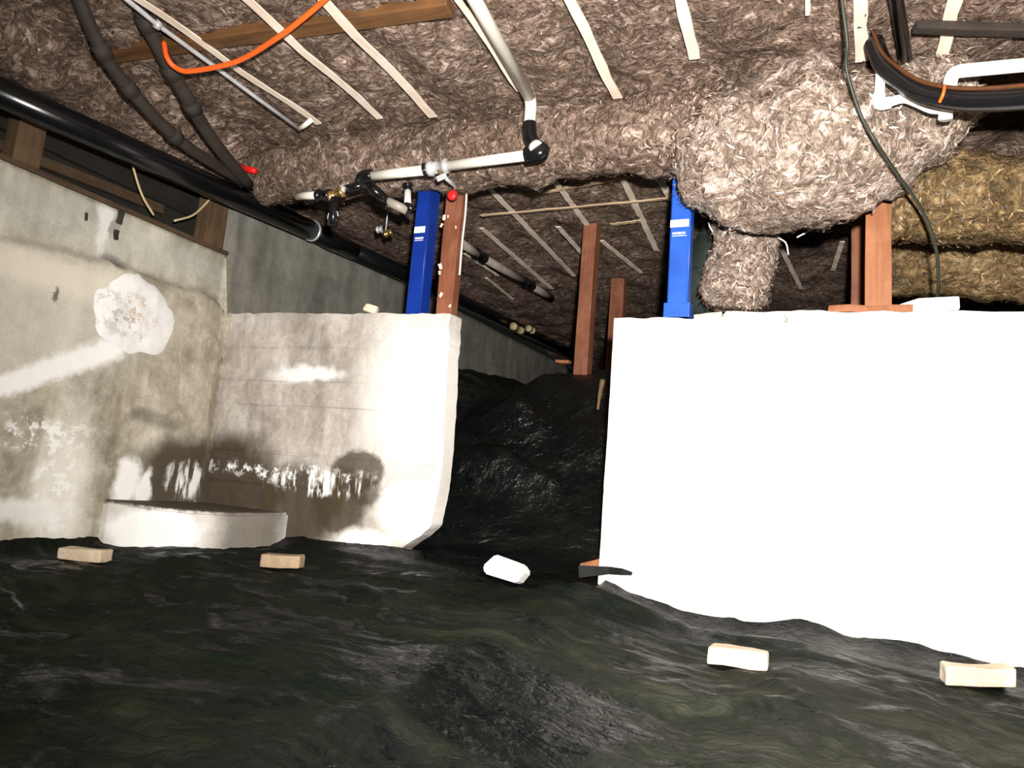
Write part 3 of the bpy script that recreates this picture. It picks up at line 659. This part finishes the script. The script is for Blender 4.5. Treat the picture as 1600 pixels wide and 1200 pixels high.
for k, (pp, l) in enumerate([([(203, 238), (209, 265), (222, 305), (240, 336)], 'cream wire curving down into the recess onto the sill'), ([(330, 308), (318, 322), (300, 337), (272, 345)], 'short cream wire lying out over the sill near the reddish stud')]):
    o = link('wire', tube(smooth_path([onX(*q, -3.29) for q in pp], 6), 0.006, 8), 'cream', None, True); tag(o, l, 'wire')

# ------------------------------------------------------------------ black drain pipe along the side wall
dp = thing('drain_pipe', onX(0, 150, -3.12), 'thick glossy black drain pipe sloping along the top of the side wall', 'pipe')
A = onX(-120, 92, -3.13); B_ = onX(488, 361, -3.13)
part('pipe_length', tube([A, A+(B_-A)*.5, B_], 0.062, 24), 'black', dp, True)
part('clamp_ring', tube([B_-(B_-A)*0.004, B_+(B_-A)*0.004], 0.067, 24), 'steel', dp, True)
C_ = onX(552, 392, -3.13); part('pipe_coupling', tube([B_, B_+(C_-B_)*.4, C_], [0.056, 0.066, 0.06], 24), 'black', dp, True)
part('pipe_length', tube([C_, onX(640, 432, -3.12), onX(800, 508, -3.12), onX(905, 558, -3.12)], 0.058, 20), 'black', dp, True)
wf = onX(808, 513, -3.02); o = part('pipe_fitting', pipe_ends(wf-[0, .1, 0], wf+[0, .12, 0], 0.03), 'cream', dp, True, 'small pale fitting')
wf = onX(829, 515, -3.0); o = part('pipe_fitting', pipe_ends(wf-[0, .06, 0], wf+[0, .06, 0], 0.028), 'cream', dp, True, 'small pale fitting')

# ------------------------------------------------------------------ two dusty iron pipes at upper left
def iron_pipe(pix, x, r, label, bands):
    pts = smooth_path([onX(px, py, xx) for (px, py), xx in zip(pix, x)], 6)
    th = thing('iron_pipe', pts[0], label, 'pipe', 'dusty iron pipes at upper left')
    part('pipe_length', tube(pts, r, 16), 'iron', th, True)
    for k in bands:
        d = pts[k+1]-pts[k-1]; d /= np.linalg.norm(d)
        part('pipe_collar', tube([pts[k]-d*.03, pts[k]+d*.03], r*1.25, 16), 'iron', th, True)
iron_pipe([(110, -30), (160, 80), (212, 150), (288, 225), (394, 292)], [-2.75, -2.8, -2.85, -2.95, -3.1], 0.027, 'left dusty dark iron pipe with collars meeting the drain pipe', (6, 11, 17))
iron_pipe([(200, -30), (235, 50), (285, 140), (330, 215), (388, 288)], [-2.6, -2.65, -2.72, -2.85, -3.05], 0.030, 'right dusty dark iron pipe under the loop of the orange cord', (5, 10, 14))
rp = link('red_pipe_stub', tube([onY(370, 258, 3.0), onY(384, 264, 2.98), onY(399, 267, 2.96)], [0.016, 0.018, 0.016], 12), 'red', None, True); tag(rp, 'small red tube stub beside the iron pipe ends', 'pipe stub')

# silver conduit
cd = thing('conduit', onZ(240, 35, 2.05), 'thin silver conduit running beside the leftmost pale lath', 'conduit')
cpts = [onZ(150, -40, 2.05), onZ(245, 38, 2.05), onZ(330, 100, 2.045), onZ(400, 152, 2.04), onZ(467, 201, 2.03)]
part('conduit_tube', tube(cpts, 0.0095, 10), 'steel', cd, True)
e = cpts[-1]; part('bent_end', tube([e, onZ(476, 196, 2.03), onZ(487, 187, 2.035)], 0.012, 10), 'pvc_white', cd, True)
part('conduit_clamp', tube([cpts[1]-(cpts[2]-cpts[1])*.03, cpts[1]+(cpts[2]-cpts[1])*.05], 0.018, 10), 'steel', cd, True)

# orange cord
oc = link('extension_cord', tube(smooth_path([onZ(*q, z) for q, z in (((256, 66), 2.05), ((261, 90), 1.98), ((275, 106), 1.95), ((300, 111), 1.94), ((370, 96), 1.96), ((432, 60), 1.99), ((472, 30), 2.02), ((505, 2), 2.05), ((540, -30), 2.06))], 8), 0.0105, 10), 'orange', None, True)
tag(oc, 'bright orange cord looping below the ceiling at upper left', 'cord')

# ------------------------------------------------------------------ white drop pipe and its branches
YP = 2.83
wp = thing('water_pipe', onY(826, 195, YP), 'white plastic drop pipe with black elbows turning left above the red post', 'pipe')
t0 = onZ(742, 0, 2.03); t1 = onY(831, 146, YP); t1[2] = 2.03; tb_ = t0 - (t1-t0)*0.8
part('pipe_length', tube([tb_, t0, t1-(t1-t0)*0.04], 0.026, 16), 'pvc', wp, True)
j0 = t1-(t1-t0)*0.04; j2 = onY(827, 196, YP)
part('pipe_bend', tube(smooth_path([j0-(t1-t0)*0.03, j0, t1+np.array([0, 0, -0.03]), j2], 5), 0.026, 16), 'pvc', wp, True)
k0 = j2; k1 = onY(829, 214, YP); k2 = onY(838, 230, YP+.01)
part('elbow', tube(smooth_path([k0+[0, 0, .01], k1, k2, onY(840, 238, YP)], 4), 0.030, 16), 'black', wp, True)
part('white_collar', tube([onY(835, 227, YP-.02), onY(839, 232, YP-.02)], 0.031, 14), 'pvc', wp, True)
e0 = onY(849, 237, YP); e1 = onY(822, 243, YP)
part('elbow', tube(smooth_path([onY(840, 229, YP), e0, e1], 5), [0.03]*6+[0.036]*5, 16), 'black', wp, True)
h1 = onY(700, 259, YP); h2 = onY(664, 266, YP); h3 = onY(577, 275, YP)
part('pipe_length', tube([e1, h1], 0.023, 16), 'pvc', wp, True)
part('metal_coupling', pipe_ends(h1, onY(670, 264, YP), 0.028, 1.25), 'steel', wp, True)
part('black_coupling', pipe_ends(onY(675, 263, YP), h2, 0.028), 'black', wp, True)
part('pipe_length', tube([h2, h3], 0.023, 16), 'pvc', wp, True)
part('valve_tag', box_mesh((0.05, 0.008, 0.025), onY(690, 277, YP-.02), 0.003, Euler((0.4, -0.3, 0))), 'steel', wp)
part('valve_stem', tube([onY(684, 266, YP-.02), onY(692, 276, YP-.02)], 0.006, 8), 'brass', wp, True)
q1 = onY(566, 278, YP)
part('elbow', tube(smooth_path([onY(582, 274, YP), q1, onY(574, 290, YP+.05)], 5), 0.031, 16), 'black', wp, True)
part('branch_pipe', tube([onY(570, 284, YP+.03), onY(607, 317, YP+.13)], 0.026, 14), 'black', wp, True)
part('branch_pipe', tube([onY(605, 314, YP+.12), onY(636, 329, 3.0)], 0.022, 14), 'pvc_grey', wp, True)
part('branch_pipe', tube([onY(571, 288, YP+.03), onY(552, 293, YP+.02), onY(538, 297, YP+.02)], 0.022, 14), 'black', wp, True)
va = thing('brass_valve', onY(527, 307, YP), 'brass valve with silver cap between black couplings above the black drain pipe', 'valve')
part('valve_body', pipe_ends(onY(537, 299, YP), onY(516, 308, YP), 0.020, 1.35), 'brass', va, True)
part('valve_cap', tube([onY(533, 303, YP), onY(536, 292, YP)], [0.014, 0.02], 12), 'steel', va, True)
part('black_coupling', pipe_ends(onY(516, 305, YP), onY(496, 305, YP), 0.024, 1.2), 'black', va, True)
part('pipe_length', tube([onY(500, 305, YP), onY(464, 306, YP+.02)], 0.019, 14), 'pvc', va, True)
part('black_leg', tube([onY(524, 309, YP), onY(521, 332, YP), onY(519, 352, YP)], [0.024, 0.02, 0.024], 14), 'black', va, True)
rpts = [onY(520, 338, YP)+0.03*np.array([math.cos(t), 0, math.sin(t)]) for t in np.linspace(0, 5.6, 14)]
part('wire_loop', tube(rpts, 0.003, 6), 'steel', va, True)
part('black_cap', pipe_ends(onY(637, 298, 3.0), onY(637, 288, 3.0), 0.021), 'black', wp, True)
part('upright_stub', tube([onY(637, 322, 3.0), onY(637, 297, 3.0)], 0.017, 14), 'pvc', wp, True)
part('black_foot', tube([onY(627, 328, 3.0), onY(637, 320, 3.0), onY(645, 329, 3.0)], 0.019, 14), 'black', wp, True)
bv = thing('brass_valve', onY(606, 365, 3.7), 'tiny far brass fitting with silver end left of the dark blue post', 'valve')
part('valve_body', pipe_ends(onY(602, 366, 3.7), onY(613, 362, 3.7), 0.018, 1.3), 'brass', bv, True)
part('valve_cap', pipe_ends(onY(590, 359, 3.7), onY(597, 358, 3.7), 0.018, 1.2), 'steel', bv, True)
part('hanger_rod', tube([onY(602, 366, 3.7), onY(602, 366, 3.7)*[1, 1, 0]+[0, 0, 2.12]], 0.004, 8), 'steel', bv, True)
fp_ = thing('far_pipe', onZ(725, 384, 2.03), 'grey pipe with black couplings under the far ceiling', 'pipe')
f0, f1, f2, f3 = (onZ(*q, 2.03) for q in ((718, 378), (750, 400), (826, 444), (862, 466)))
for a, b in ((f0, f1), (f1, f2), (f2, f3)): part('pipe_length', tube([a, b], 0.03, 12), 'pvc_grey', fp_, True)
for c in (f1, f2): d = (f2-f1)/np.linalg.norm(f2-f1); part('black_coupling', pipe_ends(c-d*.06, c+d*.06, 0.034), 'black', fp_, True)

# ------------------------------------------------------------------ posts
def post(name, px0, px1, py_b, y, depth, ztop_, zbase, mat, label, group=None, jit=0.003, lean=0.0, seed=0, width=None):
    a = onY(px0, py_b, y); b = onY(px1, py_b, y); w = width or abs(b[0]-a[0])
    h = ztop_-zbase; me = box_mesh((w, depth, h), (a[0]+w/2, y+depth/2, zbase+h/2), 0.004, None, jit, 3, seed=seed)
    for v in me.vertices: v.co.x += lean*(v.co.z-zbase)
    o = link(name, me, mat); tag(o, label, 'post', group); return o
zc = float(ztop(-2.0))+0.006
# dark blue post: folded steel channel with a ridge
def blue_post(px0, px1, y, depth, zb, zt, mat, label, sleeve, lab, lean=0.0):
    a = onY(px0, 487, y)[0]; b = onY(px1, 487, y)[0]
    th = thing('steel_post', ((a+b)/2, y+depth/2, zb), label, 'post', 'blue steel posts on the cross wall')
    prof = [(a, y+.006), (a+.006, y), (b-.006, y), (b, y+.006), (b, y+depth), (b-.012, y+depth+.004), (a+.012, y+depth+.004), (a, y+depth)]
    V = [(x, yy, zb) for x, yy in prof]+[(x+lean, yy, zt) for x, yy in prof]; n = len(prof)
    Fc = [(k, (k+1) % n, n+(k+1) % n, n+k) for k in range(n)]+[tuple(range(n))[::-1], tuple(range(n, 2*n))]
    part('channel', mesh_from(V, Fc), mat, th)
    part('corner_bead', tube([(b-.003, y-.001, zb), (b-.003+lean, y-.001, zt)], 0.004, 8), mat, th, True)
    part('top_plate', box_mesh((0.16, 0.14, 0.012), ((a+b)/2+lean, y+depth/2, zt), 0.003), mat, th)
    if sleeve: part('base_sleeve', box_mesh((b-a+.022, depth+.02, 0.065), ((a+b)/2, y+depth/2, zb+.0325), 0.004), mat, th)
    (lx, ly, w, h) = lab; c = onY(lx, ly, y); st = part('sticker', box_mesh((w, 0.002, h), (c[0], y-.0012, c[2]), 0.0006), 'sticker', th)
    rows = []
    for r, (hh, n_) in enumerate(((0.009, 9), (0.004, 14))):
        zz = c[2]-h*0.5-0.028-r*0.012; L = w*0.72; random.seed(3+r)
        x = c[0]-L/2
        while x < c[0]+L/2:
            ww = L/n_*random.uniform(.55, .85); rows.append(box_mesh((ww, 0.0016, hh), (x+ww/2, y-.001, zz), 0)); x += L/n_
    part('printed_lettering', join_meshes(rows), 'sticker', th)
    return th
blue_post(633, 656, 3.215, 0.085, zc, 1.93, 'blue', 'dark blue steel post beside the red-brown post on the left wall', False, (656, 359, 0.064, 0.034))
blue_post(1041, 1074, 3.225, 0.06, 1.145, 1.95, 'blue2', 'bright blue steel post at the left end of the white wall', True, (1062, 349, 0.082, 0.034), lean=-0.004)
ro = post('timber_post', 680, 705, 488, 3.22, 0.062, 1.93, zc-.004, 'red_wood', 'chipped red-brown timber post beside the dark blue post', seed=5)
for k, (px, py, s) in enumerate(((694, 340, .018), (690, 352, .014), (688, 416, .02), (687, 426, .013), (689, 461, .016), (712, 355, .009), (700, 338, .008), (703, 478, .01))):
    c = onY(px, py, 3.219); part('bare_chip', box_mesh((s*.9, 0.003, s*1.5), c, 0.001, Euler((0, 0.5*math.sin(k*2), 0)), 0.002, 2, seed=k), 'lath', ro)
# orange-brown posts on the white wall
bp = link('bearing_board', box_mesh((0.30, 0.12, 0.03), (0.035, 3.29, 1.164), 0.004, Euler((0, 0.03, 0)), 0.005, 3, seed=8), 'orange_wood'); tag(bp, 'split board under the orange-brown post on the white wall', 'board')
post('timber_post', 1351, 1393, 476, 3.25, 0.075, 1.80, 1.182, 'orange_wood', 'orange-brown timber post standing on a board on the white wall', seed=9)
post('timber_post', 1329, 1358, 474, 4.2, 0.09, 2.08, 1.08, 'red_wood', 'darker brown post just behind the orange-brown post', seed=11)
post('timber_post', 1470, 1490, 487, 4.9, 0.09, 2.08, 1.05, 'red_wood', 'dim brown post behind the white block on the white wall', seed=12)
post('timber_post', 897, 918, 565, 4.42, 0.09, 2.08, 1.10, 'red_wood', 'brown timber post on the black sheet beyond the opening', seed=13)
post('timber_post', 951, 972, 495, 5.6, 0.09, 2.08, 1.15, 'red_wood', 'dim brown post half hidden by the left end of the white wall', seed=14)
pad = link('wood_shim', box_mesh((0.09, 0.06, 0.02), onY(880, 566, 4.36), 0.003, None, 0.004, 2, seed=3), 'orange_wood'); tag(pad, 'pale wood shim on the sheet beside the far post foot', 'shim')
# things on the wall tops
fb = link('foam_block', box_mesh((0.21, 0.10, 0.055), (0.235, 3.29, 1.176), 0.008, Euler((0, -0.08, 0.05)), 0.004, 2, seed=6), 'foam'); tag(fb, 'white block lying on the white wall right of the orange-brown post', 'block')
for v in fb.data.vertices:
    if v.co.x < 0.18: v.co.z -= 0.02*(0.18-v.co.x)/0.05*(v.co.z > 1.17)
ch = link('rubble_chunk', box_mesh((0.12, 0.09, 0.03), (-0.60, 3.29, 1.149), 0.006, None, 0.008, 3, seed=4), 'brick'); tag(ch, 'pale flat rubble chunk on the wall right of the bright blue post', 'rubble')
st = link('stone', box_mesh((0.075, 0.06, 0.042), onY(580, 484, 3.25), 0.012, Euler((0, 0.3, 0.2)), 0.008, 3, seed=14), 'brick'); tag(st, 'small tan stone on top of the left cross wall', 'stone')

# white cord and red cap by the red-brown post
wc = link('hanging_cord', tube(smooth_path([onY(*q, 3.19) for q in ((722, 262), (728, 275), (729, 300), (727, 335), (722, 380), (718, 430))], 6), 0.005, 8), 'white_cord', None, True); tag(wc, 'thin white cord hanging down the red-brown post', 'cord')
c = onY(708, 306, 3.10)
part('valve_handle', tube([c, c+[0, -.012, 0], c+[0, -.022, 0]], [0.026, 0.026, 0.018], 16), 'red', wp, True, 'round red valve handle')
part('valve_stem', tube([c+[0, .0, .02], onY(712, 292, 3.05), onY(697, 279, YP)], 0.008, 8), 'steel', wp, True)

# ------------------------------------------------------------------ upper right pipes, hose and cables
ca = link('cable', tube(smooth_path([onY(*q, y) for q, y in (((1310, -40), 2.45), ((1318, 20), 2.5), ((1324, 70), 2.55), ((1323, 110), 2.6), ((1345, 180), 2.66), ((1372, 228), 2.7), ((1402, 272), 2.85), ((1440, 328), 3.0), ((1463, 390), 3.1), ((1467, 470), 3.3))], 6), 0.006, 10), 'cable', None, True)
tag(ca, 'dark cable drooping from the ceiling past the orange-brown post', 'cable')
bp_ = thing('black_pipe', onZ(1418, 110, 2.0), 'straight black pipe with a white tip pointing at the black hose', 'pipe')
a = onZ(1398, -20, 2.02); b = onZ(1418, 108, 2.02); part('pipe_length', tube([a-(b-a)*1.5, b], 0.022, 14), 'black', bp_, True)
part('white_tip', tube([b, b+(b-a)*.03, b+(b-a)*.04], [0.02, 0.02, 0.008], 14), 'pvc_white', bp_, True)
ho = thing('hose', onY(1440, 145, 2.7), 'thick black hose with a copper line curving across the upper right', 'hose')
hp = smooth_path([onY(*q, y) for q, y in (((1366, 66), 2.76), ((1378, 98), 2.73), ((1402, 122), 2.7), ((1440, 146), 2.66), ((1490, 157), 2.62), ((1550, 158), 2.58), ((1660, 150), 2.5))], 8)
part('hose_tube', tube(hp, 0.032, 18), 'black', ho, True)
part('copper_line', tube([p+np.array([-0.004, -0.022, 0.032]) for p in hp], 0.007, 8), 'copper', ho, True)
wa = thing('white_pipe', onY(1375, 165, 2.72), 'white plastic pipe bent down and along under the black hose', 'pipe')
part('pipe_length', tube([onY(1376, 104, 2.74), onY(1374, 152, 2.74)], 0.0165, 14), 'pvc_white', wa, True)
part('elbow', tube(smooth_path([onY(1374, 146, 2.74), onY(1374, 162, 2.74), onY(1392, 160, 2.74)], 5), 0.021, 14), 'pvc_white', wa, True)
part('pipe_length', tube(smooth_path([onY(1386, 161, 2.74), onY(1412, 154, 2.74), onY(1432, 160, 2.74), onY(1456, 170, 2.74), onY(1474, 170, 2.74)], 5), 0.016, 14), 'pvc_white', wa, True)
part('elbow', tube(smooth_path([onY(1466, 170, 2.74), onY(1477, 172, 2.74), onY(1477, 186, 2.74)], 5), [0.018]*6+[0.022]*5, 14), 'pvc_white', wa, True)
wb = thing('white_pipe', onY(1485, 140, 2.75), 'white plastic pipe with a round elbow running out at the right edge', 'pipe')
part('pipe_length', tube([onY(1500, 111, 2.72), onY(1680, 94, 2.72)], 0.022, 16), 'pvc_white', wb, True)
part('elbow', tube(smooth_path([onY(1515, 109, 2.72), onY(1492, 114, 2.72), onY(1485, 128, 2.72), onY(1485, 142, 2.72)], 5), 0.022, 16), 'pvc_white', wb, True)
ot = link('wire_tie', tube(smooth_path([onY(1476, 134, 2.57), onY(1474, 146, 2.56), onY(1468, 160, 2.58)], 5), 0.005, 8), 'orange', None, True); tag(ot, 'orange wire tie round the black hose', 'wire tie')
# bent hanger wires near the wool stub
for k, (pp, l) in enumerate([([(1107, 348), (1110, 356), (1118, 369)], 'pale bent hanger wire left of the hanging wool stub'), ([(1217, 372), (1228, 380), (1232, 398)], 'pale hanger wire right of the hanging wool stub'),
                             ([(1245, 371), (1262, 362), (1290, 347)], 'pale straight hanger wire under the plenum')]):
    o = link('hanger_wire', tube(smooth_path([onY(*q, 3.42) for q in pp], 5), 0.0035, 6), 'white_cord', None, True); tag(o, l, 'wire', 'hanger wires under the plenum')

# ------------------------------------------------------------------ bricks and blocks on the sheet
def sheet_z(x, y): return float(sheet_height(np.array([[x]]), np.array([[y]]))[0, 0])
def brick(name, a, b, size, mat, label, cat, group=None, seed=0, tilt=0.0, jit=0.005, back=0.5, ang=None):
    pa = on_ground(*a); pb = on_ground(*b); d = pb-pa; ang = math.atan2(d[1], d[0]) if ang is None else ang; L = np.linalg.norm(d[:2])
    nrm = np.array([-math.sin(ang), math.cos(ang)]); c = (pa+pb)[:2]/2 + nrm*size[1]*back
    me = box_mesh((L if size[0] is None else size[0], size[1], size[2]), (0, 0, 0), 0.009, Euler((tilt, 0, ang)), jit, 3, seed=seed)
    lo = min(v.co.z for v in me.vertices)
    z = np.mean([sheet_z(c[0]+ex, c[1]+ey) for ex in (-.06, 0, .06) for ey in (-.05, 0, .05)]) - lo - 0.004
    for v in me.vertices: v.co += Vector((c[0], c[1], z))
    o = link(name, me, mat); tag(o, label, cat, group); return o
GB = 'bricks weighing down the black sheet'
brick('brick', (80, 882), (160, 882), (0.185, 0.09, 0.05), 'brick', 'pale brick on the black sheet at the foot of the side wall', 'brick', GB, 1, 0.0, 0.005, 0.5, 0.37)
brick('brick', (404, 890), (467, 890), (0.165, 0.09, 0.055), 'brick_dull', 'dull brown brick in front of the corner footing', 'brick', GB, 2, 0.0, 0.005, 0.5, 0.42)
brick('brick', (1105, 1040), (1198, 1048), (None, 0.09, 0.058), 'brick', 'clean-edged brick in front of the white wall, middle of the sheet', 'brick', GB, 3)
brick('brick', (1476, 1074), (1588, 1094), (None, 0.09, 0.062), 'brick', 'mortar-crusted brick nearest the right edge of the sheet', 'brick', GB, 4, 0.0, 0.012)
# chipped white block in the opening
hexa = [(757, 896), (806, 911), (821, 893), (813, 880), (774, 866), (754, 884)]
fr = [onY(px, py, 2.68+0.0009*(911-py)) for px, py in hexa]; bkv = [p*np.array([1, 1, 1])+np.array([-.02, .11, -.015]) for p in fr]
bm = bmesh.new(); lo = [bm.verts.new(p) for p in fr]; hi = [bm.verts.new(p) for p in bkv]
bm.faces.new(hi); bm.faces.new(lo[::-1])
for k in range(6): bm.faces.new((lo[k], lo[(k+1) % 6], hi[(k+1) % 6], hi[k]))
bmesh.ops.recalc_face_normals(bm, faces=bm.faces[:]); bmesh.ops.bevel(bm, geom=bm.edges[:], offset=0.006, segments=2, affect='EDGES')
me = bpy.data.meshes.new('mesh'); bm.to_mesh(me); bm.free()
tag(link('chipped_block', me, 'foam'), 'bright white six-sided block on the black sheet in the opening', 'block')
# little wedge of tan board by the foot of the white wall
c = onY(928, 882, 3.27); tag(link('board_scrap', box_mesh((0.11, 0.05, 0.035), (c[0], 3.27, c[2]), 0.004, Euler((0, -0.35, 0)), 0.004, 2, seed=3), 'orange_wood'), 'tan board scrap at the foot of the white wall in the opening', 'board')
# stick leaning in the opening beside the white wall
sk = link('stick', tube(smooth_path([onY(942, 593, 3.75), onY(938, 612, 3.75), onY(934, 640, 3.75)], 4), [0.014]*3+[0.012]*3+[0.008]*3, 8), 'stud', None, True); tag(sk, 'short tan stick on the sheet close to the left end of the white wall', 'stick')
